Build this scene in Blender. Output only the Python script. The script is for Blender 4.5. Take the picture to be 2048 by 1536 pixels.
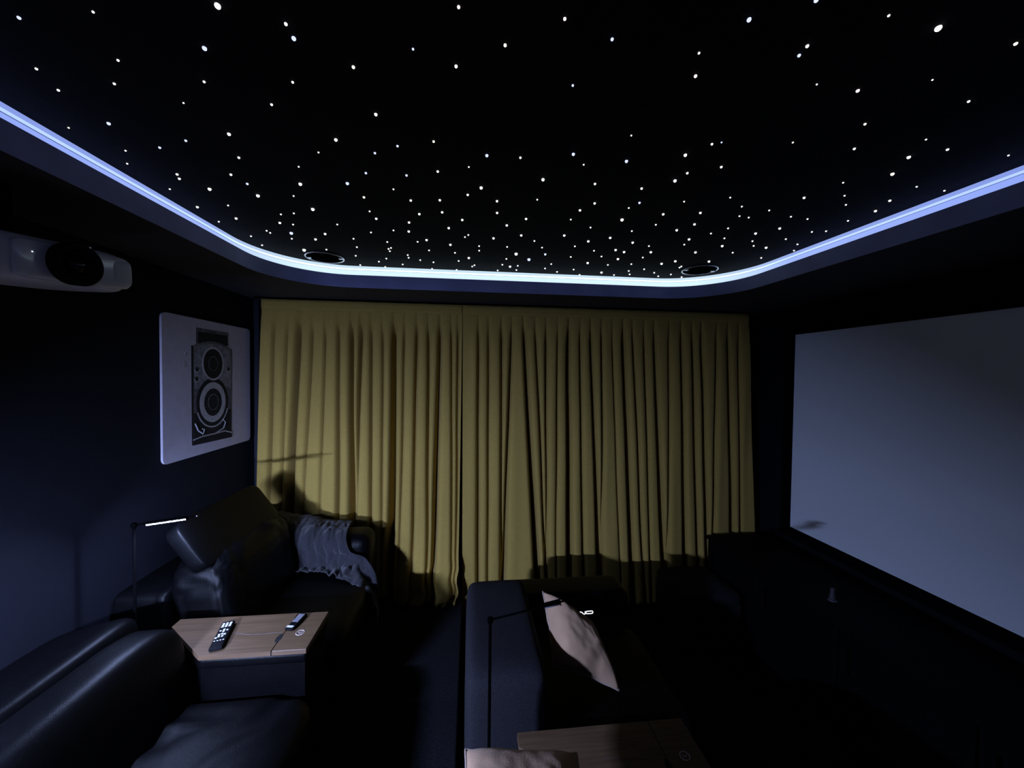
import bpy, bmesh, math, random
from math import pi, sin, cos, radians, exp
from mathutils import Vector, Matrix, noise
random.seed(7)
D = bpy.data
for o in list(D.objects):
    D.objects.remove(o)
scn = bpy.context.scene
COL = scn.collection

# ------------------------------------------------------------ camera
F = 760.0                                     # focal length in px of a 2048 px wide frame
YAW, PITCH, ROLL = radians(6.27), radians(-1.31), radians(0.64)
fwd = Vector((sin(YAW)*cos(PITCH), cos(YAW)*cos(PITCH), sin(PITCH)))
rgt = Vector((cos(YAW), -sin(YAW), 0))
upv = rgt.cross(fwd)
cx = rgt*cos(ROLL) + upv*sin(ROLL)
cyv = -rgt*sin(ROLL) + upv*cos(ROLL)
cam_d = D.cameras.new('camera'); cam = D.objects.new('camera', cam_d); COL.objects.link(cam)
m = Matrix.Identity(4)
for i in range(3):
    m[i][0] = cx[i]; m[i][1] = cyv[i]; m[i][2] = -fwd[i]
m[0][3], m[1][3], m[2][3] = 0, 0, 1.9
cam.matrix_world = m
cam_d.sensor_width = 36; cam_d.lens = F/2048*36; cam_d.clip_start = 0.02; cam_d.clip_end = 50
scn.camera = cam

# ------------------------------------------------------------ world, exposure
w = D.worlds.new('night'); scn.world = w; w.use_nodes = True
bg = w.node_tree.nodes['Background']; bg.inputs[0].default_value = (0.002, 0.003, 0.008, 1); bg.inputs[1].default_value = 1
vs = scn.view_settings
vs.view_transform = 'Standard'; vs.look = 'None'; vs.gamma = 1; vs.exposure = 0.0; vs.use_curve_mapping = False

# light levels (the lamps and the cove strip are built with their objects)
NEAR_LAMP = 17000.0        # reading lamp between the rear seats, next to the camera
FAR_LAMP = 900.0          # reading lamp at the far rear console
LAMP_COL = (0.42, 0.54, 1.0, 1)
COVE = 1.75

# ------------------------------------------------------------ material helpers
MATS = {}
def mat(name, col, rough=.6, spec=.5, metal=0, noise_s=0, noise_amt=.25, bump=0, bump_s=200, sheen=0, coat=0, wave=None):
    if name in MATS: return MATS[name]
    M = D.materials.new(name); M.use_nodes = True
    nt = M.node_tree; b = nt.nodes['Principled BSDF']
    b.inputs['Base Color'].default_value = (*col, 1)
    b.inputs['Roughness'].default_value = rough
    b.inputs['Specular IOR Level'].default_value = spec
    b.inputs['Metallic'].default_value = metal
    b.inputs['Sheen Weight'].default_value = sheen
    b.inputs['Coat Weight'].default_value = coat
    tc = nt.nodes.new('ShaderNodeTexCoord')
    if noise_s:
        n = nt.nodes.new('ShaderNodeTexNoise'); n.inputs['Scale'].default_value = noise_s; n.inputs['Detail'].default_value = 6
        nt.links.new(tc.outputs['Object'], n.inputs['Vector'])
        r = nt.nodes.new('ShaderNodeValToRGB')
        r.color_ramp.elements[0].position = .3; r.color_ramp.elements[1].position = .7
        r.color_ramp.elements[0].color = (*[c*(1-noise_amt) for c in col], 1)
        r.color_ramp.elements[1].color = (*[min(1, c*(1+noise_amt)) for c in col], 1)
        nt.links.new(n.outputs['Fac'], r.inputs['Fac'])
        nt.links.new(r.outputs['Color'], b.inputs['Base Color'])
    if bump:
        n2 = nt.nodes.new('ShaderNodeTexNoise'); n2.inputs['Scale'].default_value = bump_s; n2.inputs['Detail'].default_value = 4
        nt.links.new(tc.outputs['Object'], n2.inputs['Vector'])
        bp = nt.nodes.new('ShaderNodeBump'); bp.inputs['Strength'].default_value = bump; bp.inputs['Distance'].default_value = .004
        nt.links.new(n2.outputs['Fac'], bp.inputs['Height'])
        nt.links.new(bp.outputs['Normal'], b.inputs['Normal'])
    MATS[name] = M
    return M

def emit(name, col, strength, sample=True):
    if name in MATS: return MATS[name]
    M = D.materials.new(name); M.use_nodes = True
    nt = M.node_tree; nt.nodes.clear()
    e = nt.nodes.new('ShaderNodeEmission'); o = nt.nodes.new('ShaderNodeOutputMaterial')
    e.inputs[0].default_value = (*col[:3], 1); e.inputs[1].default_value = strength
    nt.links.new(e.outputs[0], o.inputs[0])
    if not sample:
        M.cycles.emission_sampling = 'NONE'
    MATS[name] = M
    return M

def wood(name, c0, c1, axis='X'):
    M = D.materials.new(name); M.use_nodes = True
    nt = M.node_tree; b = nt.nodes['Principled BSDF']; b.inputs['Roughness'].default_value = .45
    tc = nt.nodes.new('ShaderNodeTexCoord'); mp = nt.nodes.new('ShaderNodeMapping')
    mp.inputs['Scale'].default_value = (3, 40, 40) if axis == 'X' else (40, 3, 40)
    n = nt.nodes.new('ShaderNodeTexNoise'); n.inputs['Scale'].default_value = 1.6; n.inputs['Detail'].default_value = 8; n.inputs['Distortion'].default_value = .6
    r = nt.nodes.new('ShaderNodeValToRGB')
    r.color_ramp.elements[0].position = .3; r.color_ramp.elements[0].color = (*c0, 1)
    r.color_ramp.elements[1].position = .7; r.color_ramp.elements[1].color = (*c1, 1)
    nt.links.new(tc.outputs['Object'], mp.inputs[0]); nt.links.new(mp.outputs[0], n.inputs['Vector'])
    nt.links.new(n.outputs['Fac'], r.inputs[0]); nt.links.new(r.outputs[0], b.inputs['Base Color'])
    MATS[name] = M
    return M

wall_m = mat('navy_wall_paint', (.0024, .0030, .0072), .85, .2, noise_s=3, noise_amt=.12, bump=.15, bump_s=160)
ceil_m = mat('black_star_panel', (.0075, .0072, .0098), .95, .12, noise_s=40, noise_amt=.3, bump=.3, bump_s=500)
bulk_m = mat('dark_bulkhead_paint', (.036, .036, .046), .7, .3, bump=.12, bump_s=150)
white_m = mat('white_cove_paint', (.55, .56, .62), .7)
carpet_m = mat('dark_navy_carpet', (.0092, .0090, .0115), 1, .1, noise_s=90, noise_amt=.45, bump=.8, bump_s=420)
leather_m = mat('black_leather', (.0016, .0016, .0020), .42, .11, noise_s=30, noise_amt=.2, bump=.22, bump_s=320)
fabric_blk = mat('black_fabric', (.024, .023, .027), .95, .1, noise_s=160, noise_amt=.3, bump=.4, bump_s=500)
blackmetal = mat('black_metal', (.0008, .0008, .001), .8, .02, metal=0, noise_s=60, noise_amt=.1)
blackplas = mat('black_plastic', (.005, .005, .006), .75, .1, noise_s=80, noise_amt=.15)
blackgloss = mat('black_cabinet_lacquer', (.002, .002, .003), .7, .1, noise_s=20, noise_amt=.15)
screen_m = mat('projection_screen_vinyl', (.84, .88, .96), .9, .1, noise_s=400, noise_amt=.03, bump=.03, bump_s=900)
frame_m = mat('black_velvet_border', (.003, .003, .004), 1, 0, noise_s=200, noise_amt=.3)
wood_m = wood('light_oak_veneer', (.102, .060, .031), (.160, .098, .053))
chrome_m = mat('brushed_ring_metal', (.6, .6, .64), .3, .5, metal=1, noise_s=50, noise_amt=.1)
canvas_m = mat('white_canvas', (.46, .43, .50), .85, .2, noise_s=25, noise_amt=.05, bump=.15, bump_s=600)
ink_m = mat('black_print_ink', (.016, .016, .018), .8, .2, noise_s=60, noise_amt=.4)
ink2_m = mat('grey_print_ink', (.11, .11, .12), .8, .2, noise_s=45, noise_amt=.45)
ink3_m = mat('pale_print_ink', (.40, .40, .42), .8, .2, noise_s=60, noise_amt=.2)
ink4_m = mat('faint_print_ink', (.36, .35, .38), .8, .2, noise_s=120, noise_amt=.3)
proj_m = mat('white_projector_shell', (.70, .70, .80), .13, .6, noise_s=10, noise_amt=.03, coat=.3)
projd_m = mat('white_projector_matte', (.62, .62, .72), .40, .4, noise_s=20, noise_amt=.05)
glass_m = mat('dark_lens_glass', (.002, .002, .005), .08, .25, noise_s=5, noise_amt=.1)
blanket_m = mat('slate_blue_blanket', (.030, .029, .034), .95, .1, noise_s=120, noise_amt=.2, bump=.5, bump_s=600, sheen=.2)
suede_m = mat('tan_suede', (.55, .345, .21), .95, .1, noise_s=9, noise_amt=.14, bump=.25, bump_s=300, sheen=.15)
piping_m = mat('pale_piping_cord', (.5, .38, .30), .9, .1, noise_s=60, noise_amt=.1)
key_m = mat('white_rubber_keys', (.72, .72, .74), .6, .3, noise_s=100, noise_amt=.05)
grey_m = mat('grey_plastic', (.22, .22, .25), .5, .4, noise_s=60, noise_amt=.1)
etch_m = mat('pale_etched_ring', (.55, .48, .44), .6, .3, noise_s=60, noise_amt=.1)
pale_m = mat('pale_ceramic', (.06, .06, .068), .5, .3, noise_s=40, noise_amt=.1)

def curtain_mat():
    M = D.materials.new('mustard_curtain_weave'); M.use_nodes = True
    nt = M.node_tree; b = nt.nodes['Principled BSDF']; b.inputs['Roughness'].default_value = .95
    b.inputs['Specular IOR Level'].default_value = .1; b.inputs['Sheen Weight'].default_value = .08
    tc = nt.nodes.new('ShaderNodeTexCoord'); mp = nt.nodes.new('ShaderNodeMapping'); mp.inputs['Scale'].default_value = (90, 90, 300)
    n = nt.nodes.new('ShaderNodeTexNoise'); n.inputs['Scale'].default_value = 1; n.inputs['Detail'].default_value = 4
    r = nt.nodes.new('ShaderNodeValToRGB')
    r.color_ramp.elements[0].position = .32; r.color_ramp.elements[0].color = (.37, .255, .060, 1)
    r.color_ramp.elements[1].position = .68; r.color_ramp.elements[1].color = (.465, .325, .082, 1)
    bp = nt.nodes.new('ShaderNodeBump'); bp.inputs['Strength'].default_value = .25; bp.inputs['Distance'].default_value = .003
    nt.links.new(tc.outputs['Object'], mp.inputs[0]); nt.links.new(mp.outputs[0], n.inputs['Vector'])
    nt.links.new(n.outputs['Fac'], r.inputs[0]); nt.links.new(r.outputs[0], b.inputs['Base Color'])
    nt.links.new(n.outputs['Fac'], bp.inputs['Height']); nt.links.new(bp.outputs[0], b.inputs['Normal'])
    return M
curt_m = curtain_mat()

# ------------------------------------------------------------ mesh helpers
def obj(name, me, m, parent=None, smooth=False, loc=None):
    if isinstance(me, bmesh.types.BMesh):
        bm = me; me = D.meshes.new(name)
        bmesh.ops.recalc_face_normals(bm, faces=bm.faces)
        bm.to_mesh(me); bm.free()
    if smooth:
        for p in me.polygons: p.use_smooth = True
        if smooth != True:
            me.set_sharp_from_angle(angle=radians(smooth))
    if m and not me.materials: me.materials.append(m)
    o = D.objects.new(name, me); COL.objects.link(o)
    if parent: o.parent = parent
    if loc: o.location = loc
    return o
def tag(o, label, cat, group=None):
    o['label'] = label; o['category'] = cat
    if group: o['group'] = group
    return o
def thing(name, label, cat, loc=(0, 0, 0), group=None, rz=0):
    o = D.objects.new(name, None); COL.objects.link(o); o.location = loc; o.rotation_euler = (0, 0, rz)
    o.empty_display_size = .1
    return tag(o, label, cat, group)
def struct(name, bm, m, parent=None, smooth=False):
    o = obj(name, bm, m, parent, smooth)
    if not parent: o['kind'] = 'structure'
    return o
def nb(): return bmesh.new()
def box(bm, x0, x1, y0, y1, z0, z1, bev=0, seg=3, M4=None):
    r = bmesh.ops.create_cube(bm, size=1)
    vs_ = r['verts']
    for v in vs_:
        v.co = Vector(((x0+x1)/2 + v.co.x*(x1-x0), (y0+y1)/2 + v.co.y*(y1-y0), (z0+z1)/2 + v.co.z*(z1-z0)))
    if bev:
        es = list({e for v in vs_ for e in v.link_edges})
        rr = bmesh.ops.bevel(bm, geom=es, offset=bev, segments=seg, profile=.5, affect='EDGES')
        vs_ = list({v for f in rr['faces'] for v in f.verts} | {v for v in vs_ if v.is_valid})
    if M4 is not None:
        bmesh.ops.transform(bm, matrix=M4, verts=list({v for v in vs_ if v.is_valid}))
    return bm
def bx(*a, **k): return box(nb(), *a, **k)
def sgp(v, e): return math.copysign(abs(v)**e, v)
def puff(x0, x1, y0, y1, z0, z1, e1=.35, e2=.3, nu=40, nv=26, wr=0, wf=6, fn=None, seed=0):
    """soft upholstered block: a superellipsoid with optional creases"""
    bm = nb(); c = Vector(((x0+x1)/2, (y0+y1)/2, (z0+z1)/2)); h = Vector(((x1-x0)/2, (y1-y0)/2, (z1-z0)/2))
    rows = []
    for j in range(nv+1):
        ph = -pi/2 + pi*j/nv
        row = []
        for i in range(nu):
            th = 2*pi*i/nu
            d = Vector((sgp(cos(ph), e1)*sgp(cos(th), e2), sgp(cos(ph), e1)*sgp(sin(th), e2), sgp(sin(ph), e1)))
            p = Vector((d.x*h.x, d.y*h.y, d.z*h.z))
            if wr:
                q = (p + c)*wf + Vector((seed, seed*1.7, 0))
                p += Vector((d.x, d.y, d.z)).normalized()*(noise.noise(q)*wr + abs(noise.noise(q*2.3))*wr*.6)
            p += c
            if fn: p = fn(p)
            row.append(bm.verts.new(p))
        rows.append(row)
    for j in range(nv):
        for i in range(nu):
            a, b, c2, d2 = rows[j][i], rows[j][(i+1) % nu], rows[j+1][(i+1) % nu], rows[j+1][i]
            try: bm.faces.new((a, b, c2, d2))
            except ValueError: pass
    bmesh.ops.remove_doubles(bm, verts=bm.verts, dist=1e-5)
    return bm
def tube(bm, pts, r, n=10, caps=True, closed=False):
    pts = [Vector(p) for p in pts]; rings = []
    k = len(pts)
    for i, p in enumerate(pts):
        if closed: t = pts[(i+1) % k] - pts[i-1]
        else: t = pts[min(i+1, k-1)] - pts[max(i-1, 0)]
        t.normalize()
        a = Vector((0, 0, 1)) if abs(t.z) < .9 else Vector((1, 0, 0))
        u = t.cross(a).normalized(); v = t.cross(u)
        rr = r[i] if isinstance(r, (list, tuple)) else r
        rings.append([bm.verts.new(p + u*cos(2*pi*j/n)*rr + v*sin(2*pi*j/n)*rr) for j in range(n)])
    rng = range(k) if closed else range(k-1)
    for i in rng:
        A, B = rings[i], rings[(i+1) % k]
        for j in range(n):
            bm.faces.new((A[j], A[(j+1) % n], B[(j+1) % n], B[j]))
    if caps and not closed:
        bm.faces.new(rings[0][::-1]); bm.faces.new(rings[-1])
    return bm
def lathe(prof, n=32, M4=None):
    """prof: (radius, z) pairs, spun about z"""
    bm = nb(); rings = []
    for r, z in prof:
        if r < 1e-6: rings.append([bm.verts.new((0, 0, z))])
        else: rings.append([bm.verts.new((r*cos(2*pi*j/n), r*sin(2*pi*j/n), z)) for j in range(n)])
    for A, B in zip(rings, rings[1:]):
        for j in range(n):
            if len(A) == 1 and len(B) == 1: continue
            if len(A) == 1: bm.faces.new((A[0], B[j], B[(j+1) % n]))
            elif len(B) == 1: bm.faces.new((A[j], A[(j+1) % n], B[0]))
            else: bm.faces.new((A[j], A[(j+1) % n], B[(j+1) % n], B[j]))
    if M4 is not None: bmesh.ops.transform(bm, matrix=M4, verts=bm.verts)
    return bm
def prism(poly, h, M4=None, bm=None):
    """2-D outline extruded by h along local z"""
    bm = bm or nb()
    a = [bm.verts.new((x, y, 0)) for x, y in poly]; b = [bm.verts.new((x, y, h)) for x, y in poly]
    bm.faces.new(a[::-1]); bm.faces.new(b); n = len(poly)
    for i in range(n): bm.faces.new((a[i], a[(i+1) % n], b[(i+1) % n], b[i]))
    if M4 is not None: bmesh.ops.transform(bm, matrix=M4, verts=a+b)
    return bm

# ------------------------------------------------------------ the room
XL, XR, YB, YF = -1.60, 2.50, 3.14, -1.95       # left wall, screen wall, curtain wall, wall behind the camera
ZB, ZF, ZC = 2.445, 2.525, 2.597                 # bulkhead underside, fascia top, star panel
PLAT, PX = .20, -.045                            # riser of the rear row
struct('floor', bx(XL-.1, XR+.1, YF-.1, YB+.1, -.1, 0), carpet_m)
pf = struct('floor_riser', bx(XL, PX, YF, YB, .001, PLAT, bev=.012, seg=3), carpet_m)
struct('wall_left', bx(XL-.1, XL, YF-.1, YB+.1, 0, 2.75), wall_m)
struct('wall_right', bx(XR, XR+.1, YF-.1, YB+.1, 0, 2.75), wall_m)
struct('wall_back', bx(XL, XR, YB, YB+.1, 0, 2.75), wall_m)
struct('wall_front', bx(XL, XR, YF-.1, YF, 0, 2.75), wall_m)
struct('trim_1', bx(XL, XL+.035, YB-.12, YB, PLAT, ZB), mat('window_reveal_paint', (.006, .007, .014), .6, .3, noise_s=8, noise_amt=.1))

# rounded rectangle path of the cove
FX0, FX1, FY0, FY1 = -1.165, 1.715, -1.45, 2.52
def rrect(off, R=.42, n=16):
    x0, x1, y0, y1 = FX0-off, FX1+off, FY0-off, FY1+off; r = R+off
    pts = []
    for (cx_, cy_, a0) in ((x1-r, y1-r, 0), (x0+r, y1-r, pi/2), (x0+r, y0+r, pi), (x1-r, y0+r, 1.5*pi)):
        for i in range(n+1):
            a = a0 + pi/2*i/n
            pts.append((cx_+r*cos(a), cy_+r*sin(a)))
    # extra points along the straight runs
    out = []
    for i, p in enumerate(pts):
        q = pts[(i+1) % len(pts)]
        L = math.hypot(q[0]-p[0], q[1]-p[1]); k = max(1, int(L/.12))
        for j in range(k): out.append((p[0]+(q[0]-p[0])*j/k, p[1]+(q[1]-p[1])*j/k))
    return out
def sweep_profile(prof):
    """prof: list of (offset outward, z); swept round the cove path (same count per ring)"""
    bm = nb(); base = rrect(0); N = len(base)
    nrm = []
    for i in range(N):
        a = Vector((*base[i-1], 0)); b = Vector((*base[(i+1) % N], 0)); t = (b-a).normalized()
        nrm.append(Vector((t.y, -t.x, 0)))
    rings = [[bm.verts.new((base[i][0]+nrm[i].x*o_, base[i][1]+nrm[i].y*o_, z)) for i in range(N)] for o_, z in prof]
    for A, B in zip(rings, rings[1:]):
        for i in range(N): bm.faces.new((A[i], A[(i+1) % N], B[(i+1) % N], B[i]))
    return bm, rings, N
# bulkhead: underside out to the walls, vertical fascia, top ledge
bm, _, _ = sweep_profile([(.0005, ZB), (-.0015, ZB), (-.0015, ZF), (.012, ZF)])
struct('trim_3', bm, mat('cove_lit_fascia', (.33, .37, .70), .6, .3, noise_s=6, noise_amt=.12), smooth=35)  # blue cove light put into the fascia colour, paler than the bulkhead
bm, rings, N = sweep_profile([(0, ZB), (0, ZF-.001), (.012, ZF-.001), (.012, ZF-.03), (.055, ZF-.03), (.055, ZC+.02)])
# flat underside: fan from the rounded opening to a rectangle
outer = []
for v in rings[0]:
    c = Vector(((FX0+FX1)/2, (FY0+FY1)/2, ZB)); d = v.co - c
    ts = []
    if d.x > 1e-9: ts.append((XR-c.x)/d.x)
    if d.x < -1e-9: ts.append((XL-c.x)/d.x)
    if d.y > 1e-9: ts.append((YB-c.y)/d.y)
    if d.y < -1e-9: ts.append((YF-c.y)/d.y)
    t = min(ts); outer.append(bm.verts.new((c.x+d.x*t, c.y+d.y*t, ZB)))
for i in range(N): bm.faces.new((rings[0][i], rings[0][(i+1) % N], outer[(i+1) % N], outer[i]))
for (sx, ex) in ((XL, YB), (XR, YB), (XL, YF), (XR, YF)):
    k = sorted(range(N), key=lambda i: (outer[i].co.x-sx)**2 + (outer[i].co.y-ex)**2)[:2]
    cv = bm.verts.new((sx, ex, ZB)); 
    try: bm.faces.new((outer[k[0]], outer[k[1]], cv))
    except ValueError: pass
struct('trim_2', bm, bulk_m, smooth=35)
# star panel
bm = nb(); a = [bm.verts.new((x, y, ZC)) for x, y in rrect(.054)]; b = [bm.verts.new((x, y, ZC+.05)) for x, y in rrect(.054)]
bm.faces.new(a); bm.faces.new(b); n_ = len(a)
for i in range(n_): bm.faces.new((a[i], a[(i+1) % n_], b[(i+1) % n_], b[i]))
ceiling = struct('ceiling', bm, ceil_m)

# glowing cove strip (diffuser on the recess wall)
def cove_mat(name, k):
    M = D.materials.new(name); M.use_nodes = True; nt = M.node_tree; nt.nodes.clear()
    g = nt.nodes.new('ShaderNodeNewGeometry'); s = nt.nodes.new('ShaderNodeSeparateXYZ')
    mr = nt.nodes.new('ShaderNodeMapRange'); mr.inputs[1].default_value = -1.5; mr.inputs[2].default_value = 2.5
    r = nt.nodes.new('ShaderNodeValToRGB'); e = nt.nodes.new('ShaderNodeEmission'); o = nt.nodes.new('ShaderNodeOutputMaterial')
    r.color_ramp.elements[0].color = (.32, .43, .80, 1); r.color_ramp.elements[1].color = (.52, .68, .80, 1)
    r.color_ramp.elements.new(.15).color = (.24, .32, .74, 1); r.color_ramp.elements.new(.60).color = (.20, .275, .68, 1); r.color_ramp.elements.new(.86).color = (.26, .35, .72, 1)
    e.inputs[1].default_value = COVE*k
    nt.links.new(g.outputs['Position'], s.inputs[0]); nt.links.new(s.outputs['Y'], mr.inputs[0])
    nt.links.new(mr.outputs[0], r.inputs[0]); nt.links.new(r.outputs[0], e.inputs[0]); nt.links.new(e.outputs[0], o.inputs[0])
    return M
led = thing('led_strip', 'glowing pale blue light strip in the ceiling cove around the star panel', 'light strip', (0, 0, ZF))
def lp(name, prof, m):
    bm, _, _ = sweep_profile(prof)
    o = obj(name, bm, m, led, smooth=40); o.location = (0, 0, -ZF); return o
lp('lower_diffuser', [(.053, ZF-.024), (.049, ZF+.042)], cove_mat('cove_glow_lower', .80))
lp('light_bead', [(.047, ZF+.043), (.043, ZF+.045), (.043, ZF+.051), (.047, ZF+.053)], cove_mat('cove_glow_bead', 1.35))
lp('upper_diffuser', [(.050, ZF+.054), (.053, ZC-.001)], cove_mat('cove_glow_upper', .66))

# star points: fibre ends set in the panel
STARS = "-424,-1078,48,b;-639,-1157,48,p;1383,421,24,w;329,-525,30,w;-356,727,24,y;1088,421,30,w;-229,48,36,w;1189,-575,48,p;-390,-768,36,w;-1031,-672,36,p;-533,-389,36,b;146,-799,36,w;-835,-305,36,p;367,-287,36,w;1593,-880,48,w;633,-352,30,w;105,-34,30,w;-782,-1168,30,w;978,23,30,w;-173,-918,48,w;-937,199,36,y;739,-597,36,w;678,552,24,w;537,-958,24,w;-931,-935,36,w;-501,671,24,w;557,-126,30,w;1594,-1037,36,b;677,-869,30,w;113,-242,30,b;-379,-170,30,b;1255,-995,24,w;18,637,24,b;-23,-375,30,w;-265,-287,36,b;349,108,36,w;1395,756,24,w;1499,137,24,b;-893,870,39,b;-734,839,28,w;-483,795,66,w;-574,901,56,b;-791,960,32,w;-1003,1010,34,w;-864,1038,35,w;-641,1004,35,w;-1024,1079,36,w;-745,1089,26,w;-1017,1203,55,b;-1152,1240,29,y;-707,1211,57,w;-858,1262,44,b;-966,1311,45,b;-1089,1344,32,w;-1151,1426,34,w;-752,1338,47,w;-1034,1478,51,w;-1049,1510,52,w;-1146,1601,38,w;-372,820,39,w;-371,852,54,b;-28,743,37,p;-128,849,31,b;-270,914,44,y;67,815,41,y;-38,883,44,w;-429,979,35,w;-519,1066,38,w;-258,1070,52,w;-404,1199,58,w;-482,1275,32,w;-305,1255,46,b;-227,1208,44,b;-115,1171,43,y;46,1222,62,b;-582,1371,34,w;-11,1298,34,y;177,742,38,p;285,774,40,b;532,700,51,b;482,784,31,w;511,843,45,p;238,906,35,b;456,1070,29,y;710,1078,43,w;733,1067,30,b;153,1221,46,p;315,1180,61,b;365,1235,33,w;495,1196,63,b;663,1140,61,w;818,1189,48,w;626,650,48,b;790,661,28,w;913,671,69,w;1113,683,40,y;695,740,41,w;698,763,42,b;809,832,24,w;923,837,47,p;1060,787,23,w;1230,835,36,w;1064,942,40,y;940,1041,30,y;1147,1045,44,w;1306,980,29,w;1425,1013,44,w;1356,1062,61,w;1646,1016,31,w;1413,1154,66,y;1308,1228,35,w;1270,1347,56,w;1406,1313,38,w;1485,1380,40,w;1615,1325,56,w;1593,1219,36,w;1725,1231,37,w;1644,1516,44,w;1657,1413,60,w;1775,1401,41,w;1455,1523,44,w;1420,1633,67,w;1365,1511,43,w;1560,1754,50,w;1603,1652,47,w;1660,1635,47,w;1679,1813,52,w;1743,1903,54,w;-844,1455,51,w;-824,1517,53,b;-991,1578,74,w;-836,1611,77,w;-628,1492,72,w;-697,1597,39,w;-1151,1756,61,w;-1011,1723,42,w;-1058,1860,66,w;-670,1711,83,w;-1163,1913,46,w;-833,1787,44,w;-771,1768,44,w;-884,1886,67,w;-832,1900,47,w;-890,2013,97,b;-926,2100,52,w;-999,2001,49,w;-996,2028,50,w;-1119,2091,51,w;-1136,2228,55,w;-453,1464,71,b;-366,1382,50,b;-423,1570,57,y;-435,1702,43,w;-425,1776,65,w;-492,1952,49,w;-624,1871,47,w;-726,2003,72,w;-805,2090,75,w;-605,2055,52,w;-626,2187,55,w;-938,2276,110,w;-810,2254,56,w;-678,2346,59,w;-1122,2430,60,w;-1029,2487,62,w;-706,2540,64,w;-569,2447,62,w;-228,1379,51,b;-117,1339,50,w;-294,1489,38,w;-243,1573,58,w;-127,1555,58,w;-16,1495,56,p;34,1432,72,w;250,1344,69,w;-226,1700,63,w;-126,1668,62,w;100,1533,58,w;108,1642,62,w;257,1500,40,w;-42,1737,65,w;-285,1799,66,p;-108,1841,69,w;240,1687,64,w;162,1771,67,w;-304,1911,71,w;-376,1909,48,w;-441,2079,53,w;-458,2192,56,w;-441,2173,55,w;-459,2231,57,w;-509,2375,60,w;-555,2560,65,w;-231,2019,75,w;-281,2054,52,w;-236,2185,56,w;-33,1950,50,w;-16,1919,50,w;-112,2073,78,w;-93,2207,57,w;111,1945,74,w;41,2075,54,w;43,2149,56,w;245,1886,72,p;323,1956,52,w;192,2066,54,w;254,2172,111,w;342,2263,117,b;208,2277,60,w;-15,2289,86,w;-77,2360,61,w;-309,2377,61,w;-369,2288,58,w;-372,2339,60,w;-432,2486,63,w;-233,2410,62,w;-256,2560,66,w;-96,2560,66,w;6,2466,64,w;20,2436,63,w;194,2399,63,w;246,2430,93,w;293,2408,63,w;296,2505,66,w;174,2533,66,w;381,2050,54,w;420,2157,83,b;494,2340,62,w;475,2441,65,w;570,2509,67,w;456,1858,72,w;442,1350,52,w;729,1239,49,w;714,1291,69,w;623,1360,54,w;491,1500,58,w;666,1471,58,b;644,1523,41,w;451,1570,61,w;438,1668,44,w;662,1637,86,w;813,1560,62,w;837,1672,46,w;836,1439,40,y;960,1526,61,w;992,1384,39,w;1090,1449,41,w;1145,1535,43,w;1194,1543,43,w;1226,1467,41,w;553,1744,47,w;761,1759,48,w;964,1718,69,w;1006,1642,66,w;1149,1736,48,w;1187,1666,47,w;691,1857,73,w;598,1920,75,w;551,2005,54,w;675,2060,55,w;830,1906,75,w;787,2029,80,w;846,2055,81,w;861,2181,86,p;750,2151,58,w;577,2185,58,w;709,2283,89,w;938,1946,53,w;993,2036,81,w;993,2135,58,w;1089,1822,73,w;1109,1899,52,w;1237,2004,81,w;1254,1786,50,w;1315,1889,77,w;1357,1705,70,w;1419,1803,51,w;1476,1866,53,w;1559,1880,77,w;1443,1982,56,w;1413,2148,87,w;1214,2172,87,w;1310,2271,63,w;1312,2295,63,w;1159,2232,89,w;982,2269,62,w;1110,2364,65,w;846,2306,62,w;664,2438,65,w;739,2558,69,w;865,2476,97,w;972,2528,68,w;1069,2495,68,w;1029,2416,66,w;1213,2433,67,w;1282,2512,69,w;1343,2456,68,w;1451,2509,69,w;1666,2044,58,w"
bs = nb(); bmesh.ops.create_icosphere(bs, subdivisions=2, radius=1)
sme = D.meshes.new('star_light'); bs.to_mesh(sme); bs.free()
tint = {'w': (1, 1, 1), 'b': (.62, .68, 1), 'p': (1, .86, .90), 'y': (1, .93, .78)}
smes = {}
for k, c in tint.items():
    me = sme.copy(); me.materials.append(emit('star_glow_'+k, c, 1.6 if k != 'b' else 1.3, sample=False)); smes[k] = me
for s in STARS.split(';'):
    x, y, r, k = s.split(',')
    r = int(r)/10000
    o = D.objects.new('star_light', smes[k]); COL.objects.link(o); o.parent = ceiling
    o.location = (int(x)/1000, int(y)/1000, ZC - r*.35); o.scale = (r*.8, r*.8, r*.8)

# ceiling speakers
def ceiling_speaker(x, y, label):
    t = thing('ceiling_speaker', label, 'speaker', (x, y, ZC), 'ceiling speakers in the star panel')
    bm = nb(); tube(bm, [(.105*cos(2*pi*i/40), .105*sin(2*pi*i/40), -.003) for i in range(40)], .0042, 8, closed=True)
    obj('ring', bm, chrome_m, t, True)
    obj('grille', lathe([(0, -.001), (.09, -.0015), (.1, -.004), (.1, -.0005)]), frame_m, t, True)
    for s in (-1, 1):
        obj('clip', bx(s*.092-.012, s*.092+.012, -.011, .011, -.009, -.001, bev=.003), chrome_m, t)
ceiling_speaker(-.875, 2.41, 'round ceiling speaker with bright ring above the left half of the curtain')
ceiling_speaker(1.47, 2.33, 'round ceiling speaker with dim ring above the right half of the curtain')

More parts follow.
